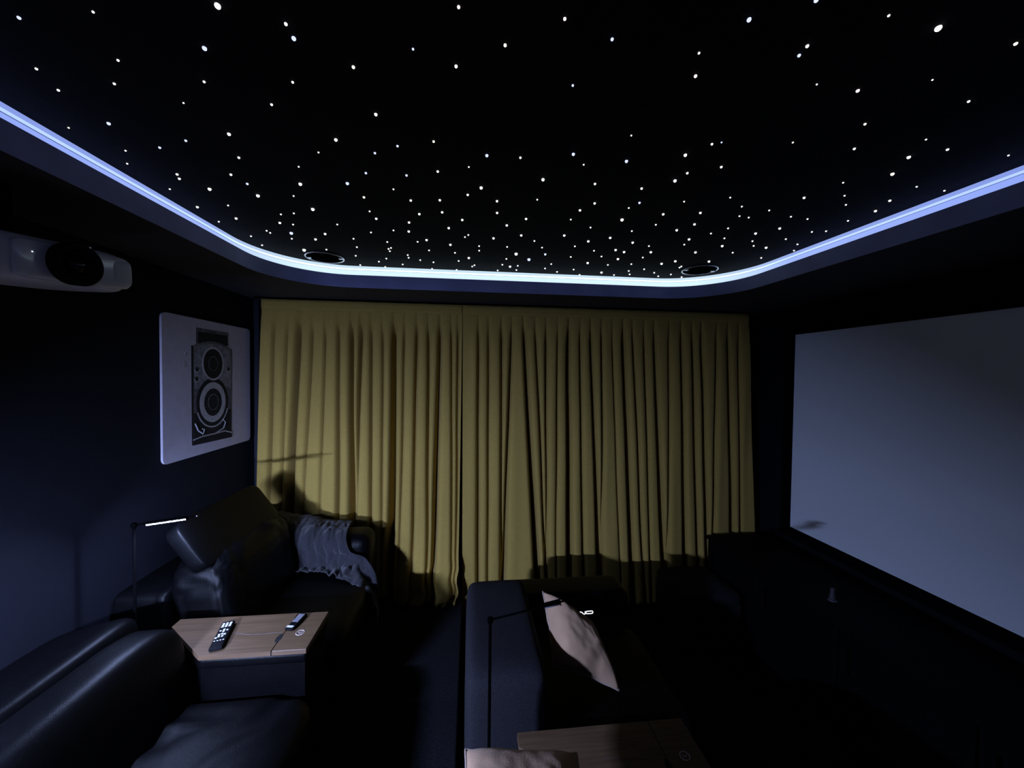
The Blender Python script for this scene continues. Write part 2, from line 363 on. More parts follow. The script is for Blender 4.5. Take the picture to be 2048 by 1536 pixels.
# ------------------------------------------------------------ curtain and track
def at_px(px, py, Y):
    d = cx*((px-1024)/F) + cyv*((768-py)/F) + fwd
    return Vector((0, 0, 1.9)) + d*(Y/d.y)
YC = 2.97
def sstep(a, b, t):
    t = max(0, min(1, (t-a)/(b-a))); return t*t*(3-2*t)
def curtain(name, label, px0, px1, pb0, pb1, zbot, folds, flare, seed):
    X0, X1 = at_px(px0, 615, YC).x, at_px(px1, 625, YC).x
    B0, B1 = at_px(pb0, 1080, YC).x, at_px(pb1, 1080, YC).x
    fl = [(at_px(a, 640, YC).x, at_px(b, 1080, YC).x, d, d2) for a, b, d, d2 in folds]
    ztop = 2.427; zr = .45
    nu = int((X1-X0)/.0032); nv = 76
    def surf(u, v):
        z = ztop + (zbot-ztop)*v
        k = min(1.25, (ztop-.05-z)/(ztop-.05-zr)) if z < ztop-.05 else 0
        x = X0 + (X1-X0)*u; xb = B0 + (B1-B0)*u
        X = x + (xb-x)*k
        hd = sstep(ztop-.075, ztop-.30, z)*.93 + .07*sstep(ztop, ztop-.1, z)
        y = 0
        for xt, xb_, d, d2 in fl:
            xl = xt + (xb_-xt)*k + .006*noise.noise(Vector((xt*9, z*1.3, seed)))
            dd = d + (d2-d)*min(1, max(0, k))
            wd = .0075 + .0045*dd + .004*min(1, max(0, k))*dd
            q = (X-xl)/wd
            q2 = (X-xl)/.026
            if abs(q2) < 3: y += dd*.026*exp(-q2*q2)
            if abs(q) < 4: y += dd*(.078 + .03*k)*exp(-q*q*.8)
        y += .018*noise.noise(Vector((X*3.2, z*.5, seed+3)))*(.3+.7*hd)
        y += .012*noise.noise(Vector((X*11, z*.9, seed+9)))*hd
        y *= (hd if hd > .1 else .1)
        # pleat tuck just below the heading tape
        y += .006*sstep(ztop-.055, ztop-.075, z)*(1-sstep(ztop-.075, ztop-.14, z))
        fb = sstep(.75, 0, z-zbot)
        y -= flare(u)*fb*fb
        crumple = sstep(.34, 0, z-zbot)*flare(u)
        y += crumple*.35*noise.noise(Vector((X*6, z*16, seed)))
        X += crumple*.25*noise.noise(Vector((X*4, z*9, seed+5)))
        zz = z + (.010*noise.noise(Vector((X*5, 0, seed))) if v > .97 else 0)
        return (X, YC + y - .03, zz)
    bm = nb()
    g = [[bm.verts.new(surf(i/nu, j/nv)) for i in range(nu+1)] for j in range(nv+1)]
    for j in range(nv):
        for i in range(nu): bm.faces.new((g[j][i], g[j][i+1], g[j+1][i+1], g[j+1][i]))
    t = thing(name, label, 'curtain', ((X0+X1)/2, YC, zbot))
    o = obj('drape', bm, curt_m, t, True); o.location = (-(X0+X1)/2, -YC, -zbot)
    md = o.modifiers.new('thickness', 'SOLIDIFY'); md.thickness = .004
    # heading tape
    bm = nb(); nh = int((X1-X0)/.02)
    hg = [[bm.verts.new((X0+(X1-X0)*i/nh, YC-.036-.0025*sin(i*.9)-.002*noise.noise(Vector((i*.13, 0, seed))), ztop+.004-.072*j/3)) for i in range(nh+1)] for j in range(4)]
    for j in range(3):
        for i in range(nh): bm.faces.new((hg[j][i], hg[j][i+1], hg[j+1][i+1], hg[j+1][i]))
    h = obj('heading_tape', bm, curt_m, t, True); h.location = o.location
    md = h.modifiers.new('thickness', 'SOLIDIFY'); md.thickness = .004
    return t
LF = [(553, 536, .55, .5), (579, 560, .35, .25), (601, 577, 1.15, 1.25), (627, 603, .4, .15), (653, 640, .4, .12), (678, 676, .75, .5),
      (704, 704, .9, 1.0), (724, 709, 1.0, .3), (744, 742, .5, .45), (766, 764, .45, .25), (789, 783, 1.25, 1.5), (812, 800, .45, .2), (835, 826, .65, .4),
      (857, 856, .6, .5), (881, 868, .85, 1.1), (902, 905, .5, .35), (917, 913, .5, .4)]
RF = [(956, 956, .6, .6), (978, 976, .5, .4), (1003, 1002, .7, .4), (1024, 1008, .6, .8), (1046, 1073, .9, 1.5), (1069, 1090, .6, .4), (1091, 1094, .7, .4),
      (1115, 1112, .45, .3), (1137, 1139, 1.2, 1.4), (1159, 1166, .6, .5), (1180, 1198, .75, 1.1), (1202, 1205, .7, .3), (1222, 1238, .4, .25), (1244, 1262, 1.1, 1.2),
      (1262, 1284, .6, .5), (1286, 1298, .5, .4), (1305, 1325, .75, 1.3), (1337, 1334, .5, .3), (1359, 1370, .75, 1.1), (1381, 1394, .7, .7), (1400, 1413, .9, 1.0),
      (1430, 1424, .6, .5), (1452, 1464, .7, 1.1), (1474, 1480, .55, .4)]
curtain('curtain', 'mustard yellow pleated curtain panel on the left, pooling on the raised carpet', 528, 925.5, 513, 918, PLAT+.012, LF,
        lambda u: .02 + .17*sstep(.5, .95, u), 1.0)
curtain('curtain', 'mustard yellow pleated curtain panel on the right, reaching down behind the front sofa', 926, 1493, 925, 1506, .015, RF,
        lambda u: .015, 5.0)
t = thing('curtain_track', 'slim black curtain track fixed under the bulkhead above the yellow curtains', 'curtain rail', (.4, YC-.03, 2.44))
obj('rail', bx(-1.95, 1.96, -.013, .013, -.004, .0045, bev=.002), blackmetal, t)
for s in (-1.952, 1.952): obj('end_cap', bx(s-.008+.004, s+.008+.004, -.015, .015, -.0075, .0045, bev=.002), blackplas, t)

T = lambda x, y, z: Matrix.Translation((x, y, z))

def part(name, bm, m, t, smooth=False):
    """a part modelled in room coordinates, hung under its thing"""
    o = obj(name, bm, m, t, smooth); o.location = -t.location if t.type == 'EMPTY' else (0, 0, 0)
    return o
def sub(name, bm, m, p, smooth=False):
    return obj(name, bm, m, p, smooth)

# ------------------------------------------------------------ projection screen
t = thing('projection_screen', 'large blank white projection screen with black border on the right wall', 'screen', (XR, 1.35, .75))
part('screen_fabric', bx(XR-.022, XR-.012, .03, 2.67, .75, 2.235), screen_m, t)
b_ = .072
for (y0, y1, z0, z1) in ((.03-b_, 2.67+b_, 2.235, 2.235+b_), (.03-b_, 2.67+b_, .75-b_, .75), (2.67, 2.67+b_, .75, 2.235), (.03-b_, .03, .75, 2.235)):
    part('frame_bar', bx(XR-.042, XR-.001, y0, y1, z0, z1, bev=.004), frame_m, t)

# ------------------------------------------------------------ canvas print of an old twin-lens camera
PY = XL + .013
t = thing('canvas_print', 'white canvas print of an old twin-lens camera hanging on the dark left wall', 'picture', (XL, 2.55, 1.41))
rc = []
for (yy, zz, a0) in ((2.945-.03, 2.21-.03, 0), (2.155+.03, 2.21-.03, 90), (2.155+.03, 1.41+.03, 180), (2.945-.03, 1.41+.03, 270)):
    rc += [(yy+.03*cos(radians(a0+i*15)), zz+.03*sin(radians(a0+i*15))) for i in range(7)]
bm = prism(rc, PY-XL-.002, T(XL+.002, 0, 0) @ Matrix(((0, 0, 1, 0), (1, 0, 0, 0), (0, 1, 0, 0), (0, 0, 0, 1))))
part('canvas', bm, canvas_m, t)
def flat(name, poly, lift, m):
    # poly in (y, z), laid on the canvas face
    bm = nb()
    x0, x1 = PY-.0005, PY+lift
    a = [bm.verts.new((x0, y, z)) for y, z in poly]; b = [bm.verts.new((x1, y, z)) for y, z in poly]
    bm.faces.new(a); bm.faces.new(b[::-1]); n = len(poly)
    for i in range(n): bm.faces.new((a[i], b[i], b[(i+1) % n], a[(i+1) % n]))
    return part(name, bm, m, t)
def ell(cy_, cz_, ry, rz, n=40, a0=0, a1=2*pi):
    return [(cy_+ry*cos(a0+(a1-a0)*i/n), cz_+rz*sin(a0+(a1-a0)*i/n)) for i in range(n if a1-a0 > 6.2 else n+1)]
def ringp(cy_, cz_, r0, r1, lift, m, name, a0=0, a1=2*pi, n=40):
    bm = nb(); full = a1-a0 > 6.2; k = n if full else n+1
    R = []
    for r in (r0, r1):
        for x in (PY-.0004, PY+lift):
            R.append([bm.verts.new((x, cy_+r*cos(a0+(a1-a0)*i/n), cz_+r*1.04*sin(a0+(a1-a0)*i/n))) for i in range(k)])
    for i in range(k if full else k-1):
        j = (i+1) % k
        for A, B in ((R[0], R[1]), (R[1], R[3]), (R[3], R[2]), (R[2], R[0])): bm.faces.new((A[i], A[j], B[j], B[i]))
    return part(name, bm, m, t)
arch = [(2.37, 1.478), (2.725, 1.470), (2.735, 2.050)] + [(2.735-.365*i/10, 2.050+.038*sin(pi*i/10)) for i in range(1, 10)] + [(2.37, 2.050)]
flat('hood_print', [(2.40, 2.06), (2.70, 2.07), (2.698, 2.160), (2.402, 2.158)], .0006, ink2_m)
flat('hood_opening_print', [(2.415, 2.07), (2.688, 2.07), (2.686, 2.138), (2.417, 2.136)], .0010, ink_m)
flat('body_print', arch, .0012, ink2_m)
flat('body_side_print', [(2.362, 1.478), (2.376, 1.478), (2.376, 2.048), (2.362, 2.052)], .0016, ink_m)
flat('upper_plate_print', [(2.385, 1.80), (2.72, 1.80), (2.722, 2.045)] + [(2.722-.335*i/8, 2.045+.03*sin(pi*i/8)) for i in range(1, 8)] + [(2.385, 2.045)], .0016, mat('mid_grey_print_ink', (.20, .20, .22), .8, .2, noise_s=35, noise_amt=.4))
flat('lower_plate_print', [(2.378, 1.50), (2.72, 1.495), (2.722, 1.655), (2.378, 1.66)], .0018, ink_m)
ringp(2.547, 1.951, .088, .100, .0022, ink3_m, 'upper_lens_rim_print')
flat('upper_lens_print', ell(2.547, 1.951, .090, .094), .0020, ink_m)
ringp(2.547, 1.951, .040, .044, .0026, ink2_m, 'upper_glass_ring_print')
ringp(2.544, 1.713, .118, .146, .0020, ink_m, 'lens_shadow_print')
ringp(2.544, 1.713, .082, .119, .0026, ink3_m, 'lower_lens_ring_print')
flat('lower_lens_print', ell(2.544, 1.713, .084, .088), .0022, ink_m)
ringp(2.544, 1.713, .044, .049, .0028, ink2_m, 'lower_glass_ring_print')
ringp(2.544, 1.713, .142, .150, .0028, ink3_m, 'bracket_print', radians(200), radians(340))
for (y, z, r) in ((2.405, 1.914, .014), (2.402, 1.858, .014), (2.694, 1.918, .013)):
    flat('knob_print', ell(y, z, r, r, 16), .0026, ink_m)
    ringp(y, z, r, r+.006, .0024, ink3_m, 'knob_rim_print', radians(180), radians(350), 12)
flat('base_bar_print', [(2.366, 1.474), (2.726, 1.466), (2.724, 1.494), (2.368, 1.502)], .0030, ink_m)
for pts in ([(2.372, 1.506), (2.45, 1.516), (2.56, 1.516), (2.64, 1.538), (2.66, 1.575), (2.635, 1.595)], [(2.385, 1.60), (2.41, 1.555), (2.45, 1.530), (2.462, 1.556), (2.444, 1.560)], [(2.56, 1.516), (2.65, 1.520), (2.72, 1.500)]):
    bm = nb(); tube(bm, [(PY+.0015, y, z) for y, z in pts], .0045, 6); part('lever_print', bm, ink3_m, t)
for (y0, y1, z0, z1) in ((2.312, 2.334, 1.990, 2.010), (2.304, 2.334, 1.925, 1.962)):
    flat('caption_print', [(y0, z0), (y1, z0), (y1, z1), (y0, z1)], .0008, ink4_m)

# ------------------------------------------------------------ projector
pj = thing('projector', 'white ceiling-mounted projector with black lens near the left wall', 'projector', (-1.36, 1.31, 2.155))
pj.rotation_euler = (radians(5), radians(2), radians(-7))
body = puff(-.16, .16, -.195, .195, 0, .135, .30, .26, 56, 28, fn=lambda p: Vector((p.x - .9*max(0, abs(p.y)-.12)**1.6, p.y, p.z + .10*max(0, -p.x-.02)*(.07-p.z)/.07*.3)))
obj('body', body, projd_m, pj, True)
RX = Matrix.Rotation(radians(90), 4, 'Y')
obj('front_panel', puff(.118, .171, -.13, .176, .014, .120, .22, .22, 48, 20), proj_m, pj, True)
obj('lens_bezel', lathe([(.061, -.02), (.063, .010), (.060, .016), (.052, .016), (.046, .000), (.043, -.016), (0, -.018)], 40, T(.191, -.004, .068) @ RX), blackplas, pj, True)
obj('lens_barrel', lathe([(.040, -.016), (.040, .006), (.036, .010), (.032, .006), (.030, -.004)], 40, T(.190, .006, .068) @ RX), blackplas, pj, True)
obj('lens_glass', lathe([(.031, -.006), (.022, .001), (.010, .004), (0, .005)], 32, T(.188, .006, .068) @ RX), glass_m, pj, True)
gp = obj('side_panel', puff(.10, .1735, .108, .186, .020, .116, .45, .45, 40, 24), projd_m, pj, True)
obj('status_light', lathe([(.0018, 0), (.001, .001), (0, .0012)], 12, T(.171, -.092, .085) @ RX), emit('status_glow', (.7, .8, 1), 2.0, False), pj, True)
obj('zoom_lever', bx(.08, .09, .12, .13, .130, .148, bev=.003), chrome_m, pj)
mt = obj('ceiling_mount', tube(nb(), [(-.02, 0, .12), (-.02, 0, .29)], .017, 16), blackmetal, pj, True)
sub('mount_plate', bx(-.075, .035, -.06, .06, .132, .142, bev=.003), blackmetal, mt)

# ------------------------------------------------------------ recliners
def crease(seed, x0, y0, amp):
    def f(p):
        d = math.hypot(p.x-x0, (p.y-y0))
        p.z += amp*sin(d*52 + 2.2*noise.noise(Vector((p.x*5, p.y*5, seed))))*exp(-((d-.22)/.16)**2)*(1 if p.z > .5 else 0)
        return p
    return f
def base_parts(t, z0, xa, xb, y0, y1, seat_z):
    part('base', bx(xa, xb-.05, y0+.005, y1-.005, z0+.002, seat_z-.19, bev=.02), leather_m, t, 40)
    fr = part('footrest', bx(xb-.075, xb-.012, y0+.012, y1-.012, z0+.06, seat_z-.10, bev=.03, seg=4), leather_m, t, 40)
    return fr
# near rear seat, headrest folded away
t = thing('recliner_chair', 'black leather recliner closest to the camera with low folded backrest', 'recliner', (-1.08, 1.15, PLAT), 'rear row recliners')
base_parts(t, PLAT, -1.50, -.62, .755, 1.585, .635)
part('seat_cushion', puff(-1.24, -.585, .758, 1.587, .39, .645, .42, .30, 80, 44, wr=.005, wf=7, fn=crease(3, -1.05, 1.60, .0085), seed=2), leather_m, t, True)
part('backrest_shell', puff(-1.590, -1.300, .75, 1.676, .21, .935, .17, .22, 64, 44, wr=.004, wf=4, fn=lambda p: Vector((p.x, p.y, p.z - .22*max(0, -1.36-p.x)*(1 if p.z > .8 else 0))), seed=5), leather_m, t, True)
def leanA(p): return Vector((p.x + (.92-p.z)*.30, p.y - .12*max(0, .9-p.z)*(1 if p.y > 1.2 else 0), p.z))
part('back_cushion', puff(-1.312, -1.140, .758, 1.648, .46, .926, .38, .32, 64, 44, wr=.005, wf=5, fn=leanA, seed=8), leather_m, t, True)
# far rear seat, headrest up
t = thing('recliner_chair', 'black leather recliner with raised headrest in the far left corner', 'recliner', (-1.08, 2.3, PLAT), 'rear row recliners')
base_parts(t, PLAT, -1.50, -.635, 1.865, 2.535, .65)
part('seat_cushion', puff(-1.20, -.60, 1.862, 2.538, .42, .648, .40, .30, 64, 36, wr=.004, wf=7, seed=11), leather_m, t, True)
part('backrest_shell', puff(-1.590, -1.36, 1.855, 2.545, .21, .895, .10, .12, 48, 30), leather_m, t, True)
def leanB(p): return Vector((p.x + (1.04-p.z)*.20, p.y, p.z))
part('back_cushion', puff(-1.40, -1.135, 1.858, 2.54, .52, 1.03, .40, .35, 100, 70, wr=.014, wf=15, fn=leanB, seed=14), leather_m, t, True)
HR = T(-1.283, 2.2, 1.082) @ Matrix.Rotation(radians(-35), 4, 'Y')
bm = puff(-.040, .040, -.345, .33, -.135, .135, .30, .20, 56, 34, wr=.004, wf=9, seed=17); bmesh.ops.transform(bm, matrix=HR, verts=bm.verts)
hr = part('headrest', bm, leather_m, t, True)
for yy in (-.2, .2):
    bm = nb(); tube(bm, [(-.01, yy, -.1), (-.03, yy, -.22)], .008, 8)
    bmesh.ops.transform(bm, matrix=HR, verts=bm.verts); sub('bracket', bm, blackmetal, hr)
part('arm', bx(-1.52, -.648, 2.548, 2.785, PLAT+.004, .832, bev=.075, seg=7), leather_m, t, 40)

# front row, lower floor
def front_seat(label, y0, y1, arm=None):
    t = thing('recliner_chair', label, 'recliner', (.5, (y0+y1)/2, 0), 'front row recliners')
    base_parts(t, 0, .06, .98, y0, y1, .44)
    part('seat_cushion', puff(.22, .985, y0+.002, y1-.002, .20, .440, .36, .28, 56, 34, wr=.004, wf=6, seed=y0*7), leather_m, t, True)
    part('backrest', puff(-.012, .325, y0, y1, .012, .738, .20, .20, 64, 40, wr=.003, wf=6, seed=y0*3), fabric_blk, t, True)
    if arm:
        a = part('arm', bx(.10, .985, arm[0], arm[1], .004, .588, bev=.055, seg=6), leather_m, t, 40)
        return t, a
    return t, None
t, a = front_seat('black recliner in the front row with the tan cushion on its seat', 1.43, 2.185, (2.192, 2.435))
# lit emblem of the arm's power buttons
pn = part('button_panel', bx(.56, .79, 2.186, 2.193, .455, .505, bev=.003), blackplas, t)
gl = emit('lit_emblem', (.9, .93, 1), 1.6, False)
def ribbon(pts, wdt, closed=False):
    bm = nb(); n = len(pts); P = [Vector((x, 0, z)) for x, z in pts]; L = []
    for i in range(n):
        tg = (P[(i+1) % n]-P[i-1]) if closed else (P[min(i+1, n-1)]-P[max(i-1, 0)]); tg.normalize()
        nn = Vector((-tg.z, 0, tg.x))*wdt/2
        L.append([bm.verts.new((P[i]+s*nn)+Vector((0, yy, 0))) for s, yy in ((-1, 2.1845), (1, 2.1845), (1, 2.1865), (-1, 2.1865))])
    for i in range(n if closed else n-1):
        A, B = L[i], L[(i+1) % n]
        for k in range(4): bm.faces.new((A[k], A[(k+1) % 4], B[(k+1) % 4], B[k]))
    return bm
def stad(x0, x1, z0, z1, n=8):
    r = (z1-z0)/2; zc = (z0+z1)/2
    return [(x1-r+r*cos(a), zc+r*sin(a)) for a in [-pi/2+pi*i/n for i in range(n+1)]] + [(x0+r+r*cos(a), zc+r*sin(a)) for a in [pi/2+pi*i/n for i in range(n+1)]]
sub('emblem_letter', ribbon(stad(.702, .745, .474, .489), .0045, True), gl, pn)
sub('emblem_letter', ribbon([(.664, .487), (.674, .486), (.690, .472), (.697, .472), (.697, .490)], .0045), gl, pn)
front_seat('black recliner in the front row under the tan cushion at the bottom edge', .32, 1.085)

# ------------------------------------------------------------ consoles with wooden tops
def console(label, dx, dy, dz):
    t = thing('console_table', label, 'console', (-.97+dx, 1.7175+dy, PLAT+dz), 'wood topped consoles between the recliners')
    def B(x0, x1, y0, y1, z0, z1, **k): return bx(x0+dx, x1+dx, y0+dy, y1+dy, z0+dz, z1+dz, **k)
    def pent(i, z0, z1):
        return prism([(x+dx, y+dy) for x, y in ((-.652-i, 1.596+i), (-.652-i, 1.842-i), (-1.290+i, 1.842-i), (-1.290+i, 1.790+i*.4), (-1.055+i*.4, 1.596+i))], z1-z0, T(0, 0, z0+dz))
    part('body', pent(.008, PLAT+.002, .730), leather_m, t)
    bm = pent(.002, .722, .762); bmesh.ops.bevel(bm, geom=bm.edges, offset=.010, segments=3, profile=.5, affect='EDGES')
    part('padded_rim', bm, leather_m, t, 40)
    tp = part('wood_top', prism([(x+dx, y+dy) for x, y in ((-.788, 1.596), (-.788, 1.842), (-1.290, 1.842), (-1.290, 1.790), (-1.055, 1.596))], .020, T(0, 0, .762+dz)), wood_m, t)
    ld = part('lid', B(-.7845, -.652, 1.596, 1.842, .762, .782, bev=.002, seg=2), wood_m, t)
    sub('joint', B(-.789, -.784, 1.598, 1.840, .762, .776), ink_m, ld)
    sub('finger_slot', prism([(-.792+.011*cos(a)*1.0+dx, 1.672+.026*sin(a)+dy) for a in [2*pi*i/20 for i in range(20)]], .0012, T(0, 0, .7815+dz)), ink_m, ld)
    bm = nb(); tube(bm, [(-.719+.016*cos(2*pi*i/28)+dx, 1.70+.016*sin(2*pi*i/28)+dy, .7822+dz) for i in range(28)], .0016, 6, closed=True)
    sub('emblem_ring', bm, etch_m, ld)
    bm = nb(); tube(bm, [(-.727+dx, 1.704+dy, .7822+dz), (-.719+dx, 1.696+dy, .7822+dz), (-.711+dx, 1.704+dy, .7822+dz)], .0014, 6)
    sub('emblem_mark', bm, etch_m, ld)
    bm = nb(); tube(bm, [(-1.0+dx, 1.722+dy, .7821+dz), (-.93+dx, 1.708+dy, .7821+dz), (-.86+dx, 1.704+dy, .7821+dz), (-.80+dx, 1.712+dy, .7821+dz)], .0007, 5)
    sub('grain_line', bm, ink2_m, tp)
    return t
console('wood topped console in the rear row carrying the two remote controls', 0, 0, 0)
console('wood topped console in the front row at the bottom edge of the picture', 1.473, -.482, -.2)
console('wood topped console in the rear row beside the camera under the brighter lamp', 0, -1.20, 0)

# ------------------------------------------------------------ reading lamps
def reading_lamp(label, x, y, z0, ztop, rod, head, rise, level, swing=0):
    t = thing('reading_lamp', label, 'lamp', (x, y, z0), 'slim black reading lamps by the consoles', rz=radians(swing))
    obj('base', lathe([(0, .016), (.030, .016), (.044, .012), (.048, .004), (.048, .001), (0, .001)], 32), blackmetal, t, 40)
    H = ztop-z0
    obj('pole', tube(nb(), [(0, 0, .01), (0, 0, H)], .0055, 12), blackmetal, t, True)
    obj('joint', puff(-.010, .010, -.009, .009, H-.012, H+.010, .6, .6, 16, 10), blackmetal, t, True)
    k = rise
    A = tube(nb(), [(0, 0, H), (rod, 0, H+rod*k), (rod+head+.035, 0, H+(rod+head+.035)*k)], [.0038, .0038, .0022], 10)
    obj('arm', A, blackmetal, t, True)
    ang = Matrix.Rotation(-math.atan(k), 4, 'Y')
    h = obj('lamp_head', bx(0, head, -.0058, .0058, -.0031, .0050 if level else .009, bev=.0008, seg=2, M4=T(rod, 0, H+rod*k) @ ang), blackmetal, t)
    sh = obj('shade_plate', bx(-.002, head+.002, -.0113, .0113, -.0030, -.0016, M4=T(rod, 0, H+rod*k) @ ang), blackmetal, t) if level else None
    for ex in (0, head-.003): sub('end_stop', bx(ex, ex+.003, -.0066, .0066, -.0102, -.0031, M4=T(rod, 0, H+rod*k) @ ang), blackmetal, h)
    tip = obj('tip', puff(-.005, .005, -.004, .004, -.004, .004, 1, 1, 12, 8), chrome_m if level else blackmetal, t, True, loc=(rod+head+.036, 0, H+(rod+head+.036)*k))
    if level:
        m_ = emit('led_tube_%d' % level, LAMP_COL, level)
    else:
        m_ = grey_m
    # half-round diffuser under the bar
    hp = [(.0060*cos(a), -.0030+.0064*sin(a)) for a in [pi+pi*i/10 for i in range(11)]]
    tb = prism(hp, head-.006, T(.003, 0, 0) @ Matrix(((0, 0, 1, 0), (1, 0, 0, 0), (0, 1, 0, 0), (0, 0, 0, 1))))
    bmesh.ops.transform(tb, matrix=T(rod, 0, H+rod*k) @ ang, verts=tb.verts)
    sub('led_tube', tb, m_, h, True)
    return t
reading_lamp('lit reading lamp with glowing white bar beside the raised headrest', -1.387, 1.73, PLAT, 1.259, .046, .160, .13, FAR_LAMP)
reading_lamp('unlit black reading lamp in the front row, before the tan cushion', .076, 1.30, 0, 1.05, .186, .064, .20, 0)
reading_lamp('lit reading lamp beside the camera, the brightest of the reading lamps', -1.387, .46, PLAT, 1.28, .060, .17, .0, NEAR_LAMP, 2)

# ------------------------------------------------------------ blanket
def catmull(p0, p1, p2, p3, t):
    return .5*((2*p1)+(p2-p0)*t+(2*p0-5*p1+4*p2-p3)*t*t+(3*p1-p0-3*p2+p3)*t*t*t)
GR = [
 [(-1.40, 2.775, .93), (-1.27, 2.77, .915), (-1.13, 2.77, .89), (-1.00, 2.77, .860), (-.90, 2.77, .850), (-.82, 2.77, .846)],
 [(-1.42, 2.60, .955), (-1.28, 2.60, .935), (-1.14, 2.60, .90), (-1.00, 2.60, .868), (-.89, 2.60, .856), (-.80, 2.60, .848)],
 [(-1.38, 2.528, .90), (-1.25, 2.528, .87), (-1.12, 2.530, .84), (-.98, 2.532, .82), (-.87, 2.532, .81), (-.78, 2.534, .80)],
 [(-1.26, 2.525, .75), (-1.16, 2.525, .74), (-1.05, 2.526, .735), (-.94, 2.527, .73), (-.83, 2.528, .735), (-.73, 2.530, .74)],
 [(-1.20, 2.50, .675), (-1.10, 2.50, .67), (-1.00, 2.50, .668), (-.89, 2.50, .668), (-.77, 2.50, .672), (-.645, 2.51, .70)],
 [(-1.16, 2.47, .665), (-1.06, 2.465, .660), (-.95, 2.46, .660), (-.84, 2.44, .660), (-.70, 2.43, .648), (-.588, 2.46, .60)],
 [(-1.11, 2.45, .663), (-1.01, 2.445, .660), (-.91, 2.43, .660), (-.80, 2.39, .656), (-.640, 2.36, .622), (-.572, 2.40, .44)],
 [(-1.09, 2.44, .661), (-.99, 2.43, .660), (-.89, 2.41, .660), (-.77, 2.35, .650), (-.590, 2.32, .560), (-.568, 2.37, .30)]]
GR = [[Vector(p) for p in r] for r in GR]
def gsurf(u, v):
    fu, fv = u*(len(GR[0])-1), v*(len(GR)-1); iu, iv = min(int(fu), len(GR[0])-2), min(int(fv), len(GR)-2); tu, tv = fu-iu, fv-iv
    cl = lambda i, n: max(0, min(n-1, i))
    rows = []
    for k in (-1, 0, 1, 2):
        r = GR[cl(iv+k, len(GR))]
        rows.append(catmull(*[r[cl(iu+q, len(r))] for q in (-1, 0, 1, 2)], tu))
    return catmull(*rows, tv)
bm = nb(); NU, NV = 96, 96; g = []
for j in range(NV+1):
    row = []
    for i in range(NU+1):
        u, v = i/NU, j/NV
        p = gsurf(u, v)
        e = 1e-3; n = (gsurf(min(1, u+e), v)-gsurf(max(0, u-e), v)).cross(gsurf(u, min(1, v+e))-gsurf(u, max(0, v-e)))
        n = n.normalized() if n.length > 1e-9 else Vector((0, 0, 1))
        if n.z < 0 and abs(n.z) > .3 or (abs(n.z) <= .3 and n.y > .3): n = -n
        if n.x < -.5: n = -n
        q = Vector((p.x*13 + 2*p.z, p.y*5, p.z*5))
        a = abs(noise.noise(q))*.040 + abs(noise.noise(q*2.1+Vector((3, 1, 7))))*.026 + .006*noise.noise(q*5)
        a *= .55 + .45*sstep(0, .2, v)
        row.append(bm.verts.new(p + n*(a+.004)))
    g.append(row)
for j in range(NV):
    for i in range(NU): bm.faces.new((g[j][i], g[j][i+1], g[j+1][i+1], g[j+1][i]))
o = obj('blanket', bm, blanket_m, None, True)
md = o.modifiers.new('thickness', 'SOLIDIFY'); md.thickness = .006; md.offset = 1
tag(o, 'crumpled slate blue blanket draped over the far arm of the corner recliner', 'blanket')

# ------------------------------------------------------------ cushions
def cushion(label, c, ax, ay, nz, T2, group='tan suede cushions', fold=1):
    """ax, ay: half-edge vectors; nz: unit normal; T2: half thickness"""
    c, ax, ay, nz = map(Vector, (c, ax, ay, nz)); nz.normalize()
    t = thing('cushion', label, 'cushion', tuple(c), group)
    n = 40
    def P(u, v, s):
        pin = 1-.10*(u*u)*(1-v*v*.2) if False else 1
        uu = u*(1-.07*(1-v*v)*abs(u)); vv = v*(1-.07*(1-u*u)*abs(v))
        h = T2*((1-u**4)*(1-v**4))**.62 * (.92+.10*noise.noise(Vector((u*1.6, v*1.6, c.x*9))))
        h += .004*noise.noise(Vector((u*5, v*5, 3+c.y)))*(1-u**4)*(1-v**4)
        dd = (uu-vv)/2; dd = dd*fold if dd < 0 else dd
        sm = (uu+vv)/2
        return ax*(sm+dd) + ay*(sm-dd) + nz*s*h
    bm = nb(); L = []
    for s in (1, -1): L.append([[bm.verts.new(P(-1+2*i/n, -1+2*j/n, s)) for i in range(n+1)] for j in range(n+1)])
    for G in L:
        for j in range(n):
            for i in range(n): bm.faces.new((G[j][i], G[j][i+1], G[j+1][i+1], G[j+1][i]))
    bmesh.ops.remove_doubles(bm, verts=bm.verts, dist=1e-4)
    cv = obj('cover', bm, suede_m, t, True)
    pts = [P(-1+2*i/n, -1, 0) for i in range(n)] + [P(1, -1+2*i/n, 0) for i in range(n)] + [P(1-2*i/n, 1, 0) for i in range(n)] + [P(-1, 1-2*i/n, 0) for i in range(n)]
    bm = nb(); tube(bm, pts, .0035, 7, closed=True); obj('piping', bm, piping_m, t, True)
    return t
A_, B_ = Vector((.387, 1.942, .765)), Vector((.690, 1.640, .462))
A_, B_ = [Vector((0, 0, 1.9)) + (p - Vector((0, 0, 1.9)))*.965 for p in (A_, B_)]
c_ = (A_+B_)/2; dA = (A_-B_)/2; v_ = Vector((-.155, -.190, .022)); v_ = v_ - dA*(v_.dot(dA)/dA.dot(dA)); v_ = v_.normalized()*.185
nrm = dA.cross(v_).normalized(); nrm = nrm if nrm.z > 0 else -nrm
th = radians(22); v_ = v_*cos(th) - nrm*v_.length*sin(th)
nrm = dA.cross(v_).normalized(); nrm = nrm if nrm.z > 0 else -nrm
cushion('tan suede cushion leaning against the backrest of the front sofa', c_, (dA+v_)/2, (dA-v_)/2, nrm, .105, fold=.55)
